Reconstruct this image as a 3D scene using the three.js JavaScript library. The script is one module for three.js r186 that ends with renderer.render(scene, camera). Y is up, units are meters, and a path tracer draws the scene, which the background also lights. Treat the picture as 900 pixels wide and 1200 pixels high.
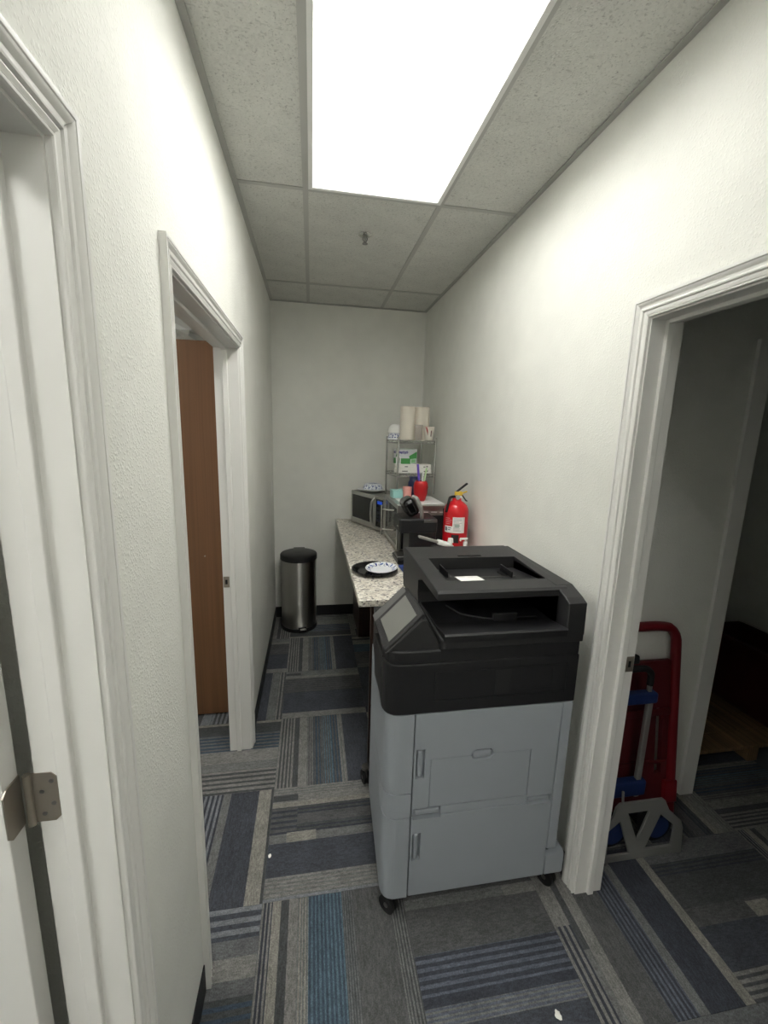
import * as THREE from 'three';
import { RoundedBoxGeometry } from 'three/addons/geometries/RoundedBoxGeometry.js';
import { mergeGeometries, mergeVertices, toCreasedNormals } from 'three/addons/utils/BufferGeometryUtils.js';
import { RectAreaLightUniformsLib } from 'three/addons/lights/RectAreaLightUniformsLib.js';
import { Brush, Evaluator, SUBTRACTION } from 'three-bvh-csg';

// ---------------------------------------------------------------- camera, light, exposure
const scene = new THREE.Scene();
scene.background = new THREE.Color(0x000000);
const camera = new THREE.PerspectiveCamera(2 * Math.atan(600 / 496.37) * 180 / Math.PI, 900 / 1200, 0.02, 50);
camera.position.set(0.3286, 1.7056, 0);
camera.up.set(0.00303, 0.98278, -0.18476);
camera.lookAt(0.3286 + 0.168537, 1.7056 - 0.18262, -0.968631);
scene.add(camera);
const renderer = new THREE.WebGLRenderer({ antialias: true });
renderer.toneMapping = THREE.LinearToneMapping;
renderer.toneMappingExposure = 1.12;
renderer.shadowMap.enabled = true;
RectAreaLightUniformsLib.init();
const LAMP_COLOR = new THREE.Color(1.0, 0.995, 0.95);
const LAMP_POWER = 21.5;           // the passage troffer
const HALL_POWER = 20;           // the next troffer along the passage
const NEAR_ROOM_POWER = 40;      // ceiling light of the left room with the open door
const FAR_ROOM_POWER = 20;       // ceiling light of the left room with the brown cabinet

// ---------------------------------------------------------------- helpers
let seed = 12345;
const rnd = () => { seed = (seed * 1664525 + 1013904223) >>> 0; return seed / 4294967296; };
const R = (d) => d * Math.PI / 180;
const used = {};
function numbered(n) { if (!(n in used)) { used[n] = 0; return n; } used[n]++; return n + '_' + String(used[n]).padStart(3, '0'); }
function thing(name, label, category, [x, y, z], turn = 0, group) {
  const o = new THREE.Group(); o.name = numbered(name); o.position.set(x, y, z); o.rotation.y = turn;
  o.userData = { label, category }; if (group) o.userData.group = group;
  scene.add(o); return o;
}
function finish(m) { m.castShadow = true; m.receiveShadow = true; return m; }
function mk(name, geos, mat, parent, label) {            // one mesh under parent, geometry in the parent's own frame
  const g = Array.isArray(geos) ? merge(geos) : geos;
  const m = finish(new THREE.Mesh(g, mat)); m.name = name; parent.add(m);
  if (label) m.userData.label = label;
  return m;
}
function wk(name, geos, mat, parent, label) {            // the same with geometry in world coordinates (parents are not turned)
  const g = (Array.isArray(geos) ? merge(geos) : geos).clone();
  const p = new THREE.Vector3(); for (let q = parent; q && q !== scene; q = q.parent) p.add(q.position);
  g.translate(-p.x, -p.y, -p.z);
  return mk(name, g, mat, parent, label);
}
function solo(name, geos, mat, label, category, at = [0, 0, 0], turn = 0, group) {
  const g = Array.isArray(geos) ? merge(geos) : geos;
  const m = finish(new THREE.Mesh(g, mat)); m.name = numbered(name); m.position.set(...at); m.rotation.y = turn;
  m.userData = { label, category }; if (group) m.userData.group = group; scene.add(m); return m;
}
function struct(name, geos, mat, label) {
  const m = finish(new THREE.Mesh(Array.isArray(geos) ? merge(geos) : geos, mat)); m.name = name;
  m.userData = { kind: 'structure', label, category: name.split('_')[0] }; scene.add(m); return m;
}
function structGroup(name, label, at = [0, 0, 0]) {
  const m = new THREE.Group(); m.name = name; m.position.set(...at);
  m.userData = { kind: 'structure', label, category: name.split('_')[0] }; scene.add(m); return m;
}
function merge(gs) {
  return mergeGeometries(gs.map((g) => { const h = g.index ? g.toNonIndexed() : g.clone(); for (const k of Object.keys(h.attributes)) if (!['position', 'normal', 'uv'].includes(k)) h.deleteAttribute(k); if (!h.attributes.uv) h.setAttribute('uv', new THREE.BufferAttribute(new Float32Array(h.attributes.position.count * 2), 2)); h.morphAttributes = {}; return h; }));
}
function uvBox(g0, s = 1) {                               // uv in metres, by the way each face points
  const g = g0.index ? g0.toNonIndexed() : g0; const p = g.attributes.position, n = g.attributes.normal, uv = new Float32Array(p.count * 2);
  for (let i = 0; i < p.count; i++) {
    const ax = Math.abs(n.getX(i)), ay = Math.abs(n.getY(i)), az = Math.abs(n.getZ(i)); let u, v;
    if (ax >= ay && ax >= az) { u = p.getZ(i); v = p.getY(i); } else if (ay >= az) { u = p.getX(i); v = p.getZ(i); } else { u = p.getX(i); v = p.getY(i); }
    uv[2 * i] = u * s; uv[2 * i + 1] = v * s;
  }
  g.setAttribute('uv', new THREE.BufferAttribute(uv, 2)); return g;
}
const box = (x0, x1, y0, y1, z0, z1) => { const g = new THREE.BoxGeometry(Math.abs(x1 - x0), Math.abs(y1 - y0), Math.abs(z1 - z0)); g.translate((x0 + x1) / 2, (y0 + y1) / 2, (z0 + z1) / 2); return g; };
const rbox = (x0, x1, y0, y1, z0, z1, r = 0.004, s = 2) => { const g = new RoundedBoxGeometry(Math.abs(x1 - x0), Math.abs(y1 - y0), Math.abs(z1 - z0), s, r); g.translate((x0 + x1) / 2, (y0 + y1) / 2, (z0 + z1) / 2); return g; };
const cyl = (r0, r1, h, at = [0, 0, 0], seg = 24, open = false) => { const g = new THREE.CylinderGeometry(r1, r0, h, seg, 1, open); g.translate(at[0], at[1] + h / 2, at[2]); return g; };   // r0 bottom, base at `at`
const rod = (a, b, r, seg = 10) => { const A = new THREE.Vector3(...a), B = new THREE.Vector3(...b), d = B.clone().sub(A); const g = new THREE.CylinderGeometry(r, r, d.length(), seg); g.applyQuaternion(new THREE.Quaternion().setFromUnitVectors(new THREE.Vector3(0, 1, 0), d.clone().normalize())); g.translate(...A.add(B).multiplyScalar(0.5).toArray()); return g; };
const tube = (pts, r, n = 40, seg = 10, t = 0.3) => new THREE.TubeGeometry(new THREE.CatmullRomCurve3(pts.map((p) => new THREE.Vector3(...p)), false, 'catmullrom', t), n, r, seg, false);
const lathe = (pts, seg = 40) => new THREE.LatheGeometry(pts.map((p) => new THREE.Vector2(...p)), seg);
function poly(pts) { const s = new THREE.Shape(); pts.forEach((p, i) => i ? s.lineTo(...p) : s.moveTo(...p)); s.closePath(); return s; }
function ext(shape, depth, bevel = 0) { return new THREE.ExtrudeGeometry(shape, { depth: depth - 2 * bevel, bevelEnabled: bevel > 0, bevelThickness: bevel, bevelSize: bevel, bevelOffset: -bevel, bevelSegments: 2, curveSegments: 10 }).translate(0, 0, bevel); }
const extY = (shape, y0, y1, bevel = 0) => ext(shape, y1 - y0, bevel).rotateX(-Math.PI / 2).translate(0, y0, 0);   // shape drawn in (x, -z)
const extX = (shape, x0, x1, bevel = 0) => ext(shape, x1 - x0, bevel).rotateY(Math.PI / 2).translate(x0, 0, 0);    // shape drawn in (-z, y)
const extZ = (shape, z0, z1, bevel = 0) => ext(shape, z1 - z0, bevel).translate(0, 0, z0);
const ev = new Evaluator(); ev.useGroups = false; ev.attributes = ['position', 'normal', 'uv'];
function cut(g, ...holes) {
  const prep = (h) => { const k = h.index ? h.toNonIndexed() : h.clone(); k.clearGroups(); if (!k.attributes.uv) k.setAttribute('uv', new THREE.BufferAttribute(new Float32Array(k.attributes.position.count * 2), 2)); const b = new Brush(k); b.updateMatrixWorld(); return b; };
  let a = prep(g);
  for (const h of holes) { a = ev.evaluate(a, prep(h), SUBTRACTION); a.updateMatrixWorld(); }
  return a.geometry;
}

// ---------------------------------------------------------------- textures
function hash(x, y, s) { let h = (x * 374761393 + y * 668265263 + s * 1442695041) | 0; h = Math.imul(h ^ (h >>> 13), 1274126177); h ^= h >>> 16; return (h >>> 0) / 4294967296; }
function vnoise(x, y, per, s) {                          // tiling value noise
  const xi = Math.floor(x), yi = Math.floor(y), fx = x - xi, fy = y - yi, u = fx * fx * (3 - 2 * fx), v = fy * fy * (3 - 2 * fy), m = (k) => ((k % per) + per) % per;
  const a = hash(m(xi), m(yi), s), b = hash(m(xi + 1), m(yi), s), c = hash(m(xi), m(yi + 1), s), d = hash(m(xi + 1), m(yi + 1), s);
  return a + (b - a) * u + (c - a) * v + (a - b - c + d) * u * v;
}
function dataTex(n, f, srgb, rx = 1, ry = rx, m = n) {
  const d = new Uint8Array(n * m * 4);
  for (let j = 0; j < m; j++) for (let i = 0; i < n; i++) { const c = f(i / n, j / m, i, j), k = 4 * (j * n + i); if (c.length) { d[k] = c[0]; d[k + 1] = c[1]; d[k + 2] = c[2]; } else d[k] = d[k + 1] = d[k + 2] = c; d[k + 3] = 255; }
  const t = new THREE.DataTexture(d, n, m); t.wrapS = t.wrapT = THREE.RepeatWrapping; t.magFilter = THREE.LinearFilter; t.minFilter = THREE.LinearMipmapLinearFilter; t.generateMipmaps = true; t.repeat.set(rx, ry);
  if (srgb) t.colorSpace = THREE.SRGBColorSpace; t.needsUpdate = true; return t;
}
const peelTex = (() => {                                 // orange peel: rounded droplets of 3 to 9 mm, 0.8 m tile
  const n = 1024, d = new Float32Array(n * n);
  for (let k = 0; k < 15000; k++) {
    const cx = rnd() * n, cy = rnd() * n, r = 2.2 + 4.2 * rnd() * rnd() + 1.5 * rnd(), e = 0.7 + 0.6 * rnd(), h = 0.35 + 0.65 * rnd(), R1 = Math.ceil(r * 1.4);
    for (let j = -R1; j <= R1; j++) for (let i = -R1; i <= R1; i++) { const q = (i * i * e + j * j / e) / (r * r); if (q >= 1) continue; const x = ((Math.floor(cx) + i) % n + n) % n, y = ((Math.floor(cy) + j) % n + n) % n, v = h * (1 - q) * (1 - q); if (v > d[y * n + x]) d[y * n + x] = v; }
  }
  return dataTex(n, (u, v, i, j) => Math.min(255, 255 * d[j * n + i]), false, 1 / 0.8);
})();
const paintTex = dataTex(256, (u, v) => { const a = vnoise(u * 6, v * 6, 6, 8), b = vnoise(u * 23, v * 23, 23, 9), k = 248 + 5 * (a - 0.5) + 4 * (b - 0.5); return [k, k, k]; }, true, 0.7);
const tileTex = dataTex(512, (u, v) => {                 // mineral fibre: pin holes and short fissures, 0.6 m tile
  const a = vnoise(u * 170, v * 170, 170, 21), b = vnoise(u * 60, v * 110, 110 * 6, 22), c = vnoise(u * 9, v * 9, 9, 23);
  let k = 232 + 8 * (c - 0.5) - 10 * vnoise(u * 90, v * 90, 90, 24); if (a > 0.80) k -= 50 * (a - 0.80) * 5; if (b > 0.86) k -= 18; return [k, k, k - 2];
}, true, 1 / 0.6);
const tileBump = dataTex(256, (u, v) => 255 * (vnoise(u * 100, v * 100, 100, 31) > 0.8 ? 0.1 : 0.7 + 0.3 * vnoise(u * 50, v * 50, 50, 32)), false, 1 / 0.4);
const granTex = dataTex(512, (u, v) => {                 // speckled stone-look laminate, 0.5 m tile
  const a = vnoise(u * 34, v * 62, 62 * 34, 41), b = vnoise(u * 48, v * 84, 48 * 84, 42), c = vnoise(u * 16, v * 16, 16, 43), d = vnoise(u * 160, v * 160, 160, 44);
  let col = [238, 233, 221]; if (c > 0.55) col = [226, 219, 205]; if (a > 0.62) col = [204, 196, 183]; if (b > 0.68) col = [166, 159, 150]; if (b > 0.78) col = [120, 115, 111]; if (d > 0.86) col = [238, 234, 226];
  const n = 12 * (d - 0.5); return col.map((q) => q + n);
}, true, 2);
const woodTex = (base, amp, s) => dataTex(256, (u, v) => { const g = vnoise(u * 90 + 3 * vnoise(u * 6, v * 6, 6, s), v * 4, 90, s + 1), h = vnoise(u * 24, v * 3, 24, s + 2); const k = 1 + amp * (g - 0.5) + 0.7 * amp * (h - 0.5); return base.map((q) => Math.min(255, q * k)); }, true, 2, 0.4);
const brushTex = dataTex(256, (u, v) => 255 * (0.35 + 0.5 * vnoise(u * 128, v * 2, 128, 51) + 0.15 * vnoise(u * 40, v * 1, 40, 52)), false, 6, 1);
const grainTex = dataTex(256, (u, v) => 255 * vnoise(u * 128, v * 128, 128, 61), false, 10);
function canvasTex(w, h, draw) { const c = document.createElement('canvas'); c.width = w; c.height = h; draw(c.getContext('2d'), w, h); const t = new THREE.CanvasTexture(c); t.colorSpace = THREE.SRGBColorSpace; return t; }

// ---------------------------------------------------------------- materials
const std = (o) => new THREE.MeshStandardMaterial(o);
const M = {
  wall: std({ color: 0xf0f0e9, map: paintTex, roughness: 0.75, bumpMap: peelTex, bumpScale: 0.0009 }),
  trim: std({ color: 0xe6e5e1, roughness: 0.38 }),
  ceil: std({ color: 0xf0f0ec, map: tileTex, roughness: 0.95, bumpMap: tileBump, bumpScale: 0.0012 }),
  tee: std({ color: 0xb9b9b5, roughness: 0.55 }),
  base: std({ color: 0x17181a, roughness: 0.5 }),
  slab: std({ color: 0x4c5154, roughness: 1 }),
  gran: std({ map: granTex, roughness: 0.35 }),
  espresso: std({ map: woodTex([46, 28, 22], 0.35, 71), roughness: 0.45 }),
  brown: std({ map: woodTex([122, 86, 58], 0.10, 75), roughness: 0.5 }),
  grey: std({ color: 0x9aa0a6, roughness: 0.5, bumpMap: grainTex, bumpScale: 0.00015 }),
  greyDark: std({ color: 0x3c3f43, roughness: 0.6 }),
  black: std({ color: 0x1b1b1d, roughness: 0.42, bumpMap: grainTex, bumpScale: 0.00012 }),
  blackTop: std({ color: 0x242425, roughness: 0.5, bumpMap: grainTex, bumpScale: 0.00015 }),
  blackDeep: std({ color: 0x0c0c0e, roughness: 0.35 }),
  console: std({ color: 0x5c5c5b, roughness: 0.45 }),
  gloss: std({ color: 0x08080a, roughness: 0.12 }),
  screen: std({ color: 0x6e6e6a, roughness: 0.28 }),
  rubber: std({ color: 0x0e0e10, roughness: 0.7 }),
  steel: std({ color: 0xb9b9b6, roughness: 0.32, metalness: 1, bumpMap: brushTex, bumpScale: 0.00004 }),
  steelDark: std({ color: 0x8a8886, roughness: 0.35, metalness: 1, bumpMap: brushTex, bumpScale: 0.00004 }),
  binSteel: new THREE.MeshPhysicalMaterial({ color: 0xc2c0bc, metalness: 1, roughness: 0.36, anisotropy: 0.9, anisotropyRotation: Math.PI / 2 }),
  chrome: std({ color: 0xc8c8c6, roughness: 0.18, metalness: 1 }),
  nickel: std({ color: 0xa39b90, roughness: 0.42, metalness: 0.75 }),
  alu: std({ color: 0x9c9c98, roughness: 0.5, metalness: 0.6 }),
  white: std({ color: 0xefefec, roughness: 0.5 }),
  paper: std({ color: 0xf1f0ea, roughness: 0.9 }),
  towel: std({ color: 0xe9e2d4, roughness: 0.95, bumpMap: grainTex, bumpScale: 0.0006 }),
  red: std({ color: 0xc4101c, roughness: 0.28 }),
  redCup: std({ color: 0xb3161c, roughness: 0.35 }),
  redFrame: std({ color: 0x6a0e18, roughness: 0.4 }),
  redDeck: std({ color: 0x4e0e14, roughness: 0.55 }),
  bluePlastic: std({ color: 0x182c5c, roughness: 0.5 }),
  navy: std({ color: 0x1c2346, roughness: 0.4 }),
  pink: std({ color: 0xe3a59b, roughness: 0.5 }),
  purple: std({ color: 0x6a4fc0, roughness: 0.4 }),
  lime: std({ color: 0xbfe0a8, roughness: 0.4 }),
  teal: std({ color: 0x9fd3cf, roughness: 0.4 }),
  yellow: std({ color: 0xd9b53a, roughness: 0.4 }),
  glass: new THREE.MeshPhysicalMaterial({ color: 0xf2f0ee, transmission: 0.85, thickness: 0, roughness: 0.12, ior: 1.5 }),
  ovenGlass: new THREE.MeshPhysicalMaterial({ color: 0xb9bcbc, transmission: 0.85, thickness: 0, roughness: 0.06, ior: 1.5 }),
  plasticFilm: new THREE.MeshPhysicalMaterial({ color: 0xf4f6f4, transmission: 0.3, thickness: 0, roughness: 0.35, ior: 1.45, side: THREE.DoubleSide }),
  oak: std({ map: woodTex([132, 108, 76], 0.3, 81), roughness: 0.6 }),
};

// ---------------------------------------------------------------- dimensions of the place (metres)
const W = 1.312, H = 2.743, ZB = -3.80, ZF = 2.0, T = 0.107;
const D1 = { z0: -0.667, z1: 0.145, top: 2.056 }, D2 = { z0: -2.111, z1: -1.147, top: 2.066 }, D3 = { z0: -1.173, z1: -0.300, top: 2.056 };
const RWX = W + 0.108;                                   // face of the right wall towards the side room

// ---------------------------------------------------------------- floor with carpet tiles
const C = { navy: [64, 67, 74], nav2: [55, 58, 66], olive: [80, 81, 81], dark: [69, 71, 72], mid: [103, 104, 103], taupe: [117, 116, 113], tan: [128, 126, 119], teal: [78, 97, 108], teal2: [58, 71, 84], light: [112, 115, 119], grey: [92, 94, 95], blueg: [84, 89, 99] };
// a band: [u0, u1, colour, (line colour, lines), v0, v1]
const carpetSpecs = {
  a: [[0, .075, 'taupe', 'nav2', 3], [.075, .135, 'tan'], [.135, .19, 'dark'], [.19, .25, 'taupe'], [.25, .325, 'mid', 'tan', 4], [.325, .56, 'teal2', 'teal', 9], [.56, .64, 'grey', 'dark', 5], [.64, .90, 'olive'], [.90, 1, 'mid', 'dark', 5]],
  b: [[0, .13, 'olive'], [.13, .2, 'mid'], [.2, .47, 'olive'], [.47, .68, 'nav2', 'blueg', 5], [.68, .73, 'nav2'], [.73, .82, 'blueg', 'mid', 4], [.82, 1, 'navy'], [.13, .2, 'taupe', null, 0, .75, 1]],
  c: [[0, .12, 'taupe'], [0, .12, 'taupe', 'nav2', 3, 0, .55], [.12, .17, 'dark', null, 0, .4, 1], [.12, .17, 'mid', null, 0, 0, .4], [.17, .25, 'taupe'], [.25, .45, 'olive'], [.45, .61, 'nav2', 'blueg', 5], [.61, .68, 'mid'], [.68, .93, 'nav2'], [.93, 1, 'tan']],
  d: [[0, .16, 'grey'], [.16, .25, 'dark', 'nav2', 3], [.25, .48, 'dark'], [.48, .6, 'olive'], [.6, .85, 'navy'], [.85, 1, 'taupe', 'dark', 4], [.5, .6, 'tan', null, 0, .5, .68]],
  e: [[0, .09, 'taupe', 'mid', 3], [.09, .17, 'taupe'], [.09, .15, 'dark', null, 0, 0, .22], [.17, .22, 'tan'], [.22, .30, 'dark', 'nav2', 2], [.30, .40, 'olive'], [.40, .48, 'dark', 'nav2', 2], [.22, .48, 'olive', 'nav2', 5, 0, .22], [.48, .56, 'mid'], [.47, .57, 'tan', null, 0, .14, .38], [.56, .83, 'navy'], [.83, .98, 'taupe', 'mid', 5], [.98, 1, 'light']],
  f: [[0, .14, 'taupe', 'dark', 4], [.14, .16, 'taupe'], [.16, .215, 'dark'], [.215, .3, 'taupe'], [.3, .37, 'mid', 'olive', 3], [.37, .64, 'olive', 'teal2', 8], [.46, .56, 'olive', 'teal', 4], [.64, .7, 'taupe', 'mid', 2], [.7, 1, 'navy']],
  g: [[0, .3, 'grey'], [.3, .55, 'light', 'nav2', 6], [.55, .62, 'mid'], [.62, .87, 'navy'], [.87, .98, 'tan'], [.98, 1, 'dark']],
  h: [[0, .04, 'tan'], [.04, .2, 'dark'], [.2, .45, 'grey', 'teal2', 5], [.45, .62, 'taupe'], [.62, .72, 'mid'], [.72, 1, 'taupe', 'dark', 5]],
  i: [[0, .12, 'mid'], [.12, .18, 'taupe'], [.05, .1, 'dark', null, 0, 0, .2], [.18, .5, 'olive', 'dark', 7], [.5, .9, 'navy'], [.9, 1, 'taupe']],
  k: [[0, .2, 'light', 'navy', 3], [.2, .3, 'grey'], [.3, .42, 'taupe'], [.42, .5, 'grey'], [.5, .72, 'dark', 'teal2', 4], [.72, .9, 'dark'], [.9, 1, 'taupe', 'dark', 3]],
  j: [[0, .1, 'dark'], [.1, .2, 'light'], [.2, .45, 'light', 'dark', 5], [.45, .6, 'nav2'], [.6, .82, 'navy'], [.82, .92, 'mid'], [.92, 1, 'taupe', 'dark', 2]],
};
function carpetTex(spec, s) {
  const n = 288, d = new Float32Array(n * n * 3);
  for (const [u0, u1, col, lc, k = 0, v0 = 0, v1 = 1] of spec) {
    const a = C[col], b = lc ? C[lc] : null;
    for (let j = Math.floor(v0 * n); j < Math.ceil(v1 * n); j++) for (let i = Math.floor(u0 * n); i < Math.ceil(u1 * n) && i < n; i++) {
      const t = ((i / n - u0) / (u1 - u0)) * k; const c = b && (t - Math.floor(t)) > 0.52 ? b : a;
      d[3 * (j * n + i)] = c[0]; d[3 * (j * n + i) + 1] = c[1]; d[3 * (j * n + i) + 2] = c[2];
    }
  }
  return dataTex(n, (u, v, i, j) => { const w = vnoise(u * 10, v * 10, 10, s), f = 1 + 0.34 * (hash(i, j, s + 1) - 0.5) + 0.22 * (vnoise(u * 144, v * 40, 144, s + 2) - 0.5) + 0.1 * (w - 0.5); const o = 3 * (j * n + i); return [d[o] * f, d[o + 1] * f, d[o + 2] * f].map((q) => Math.max(0, Math.min(255, q))); }, true, 1);
}
const pileTex = dataTex(128, (u, v, i, j) => 255 * hash(i, j, 91), false, 2);
seed = 777; const carpetMats = {}; let cs = 100;
for (const k of Object.keys(carpetSpecs)) carpetMats[k] = std({ map: carpetTex(carpetSpecs[k], cs += 7), roughness: 1, bumpMap: pileTex, bumpScale: 0.0008 });
const floor = struct('floor', uvBox(box(-2.6, 3.8, -0.12, -0.0065, -4.1, 2.2)), M.slab, 'carpeted floor of blue and grey striped carpet tiles');
const TS = 0.513, TX0 = 0.147, TZ0 = -1.312;
const tg = new THREE.BoxGeometry(TS - 0.0012, 0.006, TS - 0.0012);
const known = { '0,0': 'e', '0,1': 'f', '0,-1': 'a', '1,-1': 'b', '2,-1': 'c', '3,-1': 'd', '-1,0': 'g', '-1,1': 'h', '0,2': 'i', '-1,2': 'j', '-1,-1': 'k', '2,0': 'd', '0,3': 'f', '-1,3': 'i' };
for (let ix = -2; ix <= 4; ix++) for (let iz = -3; iz <= 4; iz++) {
  const k = known[ix + ',' + iz], vert = ((ix + iz) & 1) !== 0, pool = 'abcdefghijk';
  const key = k || pool[Math.floor(rnd() * 11)];
  const m = finish(new THREE.Mesh(tg, carpetMats[key])); m.name = 'carpet_tile';
  m.position.set(TX0 + (ix + 0.5) * TS, -0.003, TZ0 - (iz + 0.5) * TS);
  m.rotation.y = vert ? 0 : -Math.PI / 2;                // stripes run along z, or across along x (u from far to near)
  if (!k && rnd() > 0.5) m.rotation.y += Math.PI;
  floor.add(m);
}

// ---------------------------------------------------------------- walls
const seg = (x0, x1, z0, z1, y0 = 0, y1 = H + 0.12) => box(x0, x1, y0, y1, z0, z1);
function openWall(x0, x1, za, zb, holes) {               // wall along z with door openings (rough opening 20 mm outside the jamb faces)
  const out = []; let z = za; const J = 0.02;
  for (const h of [...holes].sort((p, q) => p.z0 - q.z0)) { out.push(seg(x0, x1, z, h.z0 - J)); out.push(seg(x0, x1, h.z0 - J, h.z1 + J, h.top + J, H + 0.12)); z = h.z1 + J; }
  out.push(seg(x0, x1, z, zb)); return out.map((g) => uvBox(g));
}
struct('wall_left', openWall(-T, 0, ZB - 0.12, ZF + 0.12, [D1, D2]), M.wall, 'off-white textured wall with two doorways');
struct('wall_right', openWall(W, RWX, ZB - 0.12, ZF + 0.12, [D3]), M.wall, 'off-white textured wall with one doorway behind the copier');
struct('wall_back', uvBox(seg(0, W, ZB - 0.12, ZB)), M.wall, 'off-white end wall of the passage');
struct('wall_front', uvBox(seg(0, W, ZF, ZF + 0.12)), M.wall, 'off-white wall closing the passage at its other end');
struct('wall_partition', uvBox(seg(-2.5, -T, -0.97, -0.86)), M.wall, 'off-white partition between the two left rooms');
struct('wall_rooms_left', [uvBox(seg(-2.62, -2.5, -4.0, ZF + 0.12)), uvBox(seg(-2.5, -T, -4.02, -3.9)), uvBox(seg(-2.5, -T, ZF, ZF + 0.12))], M.wall, 'off-white outer walls of the left rooms');
const CX0 = 2.175, CX1 = 3.02;                           // doorway in the side room's end wall
struct('wall_room_right', [uvBox(seg(RWX, CX0, -1.64, -1.53)), uvBox(seg(CX0, CX1, -1.64, -1.53, 2.06)), uvBox(seg(CX1, 3.7, -1.64, -1.53)), uvBox(seg(3.6, 3.7, -1.53, ZF + 0.12)), uvBox(seg(RWX, 3.6, ZF, ZF + 0.12)), uvBox(seg(2.05, 2.15, -3.0, -1.64)), uvBox(seg(3.25, 3.35, -3.0, -1.64)), uvBox(seg(2.05, 3.35, -3.1, -3.0))], M.wall, 'off-white walls of the dark side room');
struct('trim_1', [box(2.103, CX0, 0.003, 2.12, -1.53, -1.514), box(CX0 - 0.001, CX0 + 0.014, 0.003, 2.06, -1.64, -1.5285)], M.trim, 'white casing of the dark doorway in the side room');

// ---------------------------------------------------------------- ceiling grid
const ceiling = struct('ceiling', [uvBox(box(-2.6, 0, H, H + 0.12, -4.1, 2.2)), uvBox(box(W, 3.8, H, H + 0.12, -4.1, 2.2)), box(0, W, H + 0.2, H + 0.25, -4.1, 2.2)], M.ceil, 'suspended ceiling of white mineral fibre tiles in a metal grid');
const XT = [0, 0.3065, 0.9165, W], ZT = [ZB, -3.329, -2.109, -0.889, 0.331, 1.551, ZF];
for (let i = 0; i < 3; i++) for (let j = 0; j < 6; j++) {
  if (i === 1 && (j === 2 || j === 4)) continue;
  mk('ceiling_tile', uvBox(box(XT[i] + 0.004, XT[i + 1] - 0.004, H + 0.003, H + 0.016, ZT[j] + 0.004, ZT[j + 1] - 0.004)), M.ceil, ceiling);
}
for (const x of [XT[1], XT[2]]) mk('grid_tee', box(x - 0.012, x + 0.012, H - 0.001, H + 0.002, ZB, ZF), M.tee, ceiling);
for (let j = 1; j < 6; j++) for (let i = 0; i < 3; i++) { if (i === 1 && j >= 3 && false) continue; mk('grid_tee', box(XT[i] + (i ? 0.012 : 0), XT[i + 1] - (i < 2 ? 0.012 : 0), H - 0.001, H + 0.002, ZT[j] - 0.012, ZT[j] + 0.012), M.tee, ceiling); }
for (const g of [box(0, 0.022, H - 0.004, H + 0.001, ZB, ZF), box(W - 0.022, W, H - 0.004, H + 0.001, ZB, ZF), box(0.022, W - 0.022, H - 0.004, H + 0.001, ZB, ZB + 0.022)]) mk('wall_angle', g, M.tee, ceiling);

// ---------------------------------------------------------------- fluorescent troffers
const prismTex = dataTex(64, (u, v) => { const a = Math.abs(((u * 8) % 1) - 0.5), b = Math.abs(((v * 8) % 1) - 0.5); return 255 * (1 - Math.max(a, b) * 2); }, false, 24, 48);
const lensMat = new THREE.MeshPhysicalMaterial({ color: 0xffffff, transmission: 0.97, thickness: 0, roughness: 0.72, ior: 1.5, bumpMap: prismTex, bumpScale: 0.002 });
const lampTube = std({ color: 0xffffff, emissive: LAMP_COLOR, emissiveIntensity: 6, roughness: 0.6 });
const housing = std({ color: 0xd2d2d0, roughness: 0.7, side: THREE.DoubleSide });
function troffer(xc, zc, y, power, label) {
  const x0 = 0.332, x1 = 0.902, L = 1.18, o = thing('ceiling_light', label, 'ceiling light', [xc, y, zc]);
  const w = (x1 - x0) / 2, l = L / 2;
  mk('housing', [box(-w - 0.013, w + 0.013, 0.135, 0.137, -l - 0.013, l + 0.013), box(-w - 0.013, -w - 0.011, 0.002, 0.135, -l - 0.013, l + 0.013), box(w + 0.011, w + 0.013, 0.002, 0.135, -l - 0.013, l + 0.013), box(-w, w, 0.002, 0.135, -l - 0.013, -l - 0.011), box(-w, w, 0.002, 0.135, l + 0.011, l + 0.013)], housing, o);
  mk('frame', [box(-w - 0.013, -w + 0.004, 0, 0.003, -l - 0.013, l + 0.013), box(w - 0.004, w + 0.013, 0, 0.003, -l - 0.013, l + 0.013), box(-w + 0.004, w - 0.004, 0, 0.003, -l - 0.013, -l + 0.004), box(-w + 0.004, w - 0.004, 0, 0.003, l - 0.004, l + 0.013)], M.white, o);
  for (const x of [-0.12, 0, 0.12]) mk('lamp_tube', rod([x, 0.112, -l + 0.09], [x, 0.112, l - 0.09], 0.016, 16), lampTube, o);
  mk('lens', new THREE.PlaneGeometry(2 * w - 0.006, L - 0.006).rotateX(Math.PI / 2).translate(0, 0.004, 0), lensMat, o, 'clear prismatic acrylic lens');
  const a = new THREE.RectAreaLight(LAMP_COLOR, power, 0.30, 0.98); a.name = 'troffer_glow'; a.position.set(0, 0.090, 0); a.rotation.x = -Math.PI / 2; o.add(a);
}
troffer(0.617, -1.499, H - 0.002, LAMP_POWER, 'lit fluorescent ceiling light panel with prismatic lens over the copier');
troffer(0.617, 0.941, H - 0.002, HALL_POWER, 'fluorescent ceiling light panel over the passage before the doorways');
troffer(-0.95, 0.40, H - 0.141, NEAR_ROOM_POWER, 'surface fluorescent ceiling light in the room with the open white door');
troffer(-1.35, -1.75, H - 0.141, FAR_ROOM_POWER, 'surface fluorescent ceiling light in the room with the brown cabinet');

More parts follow.
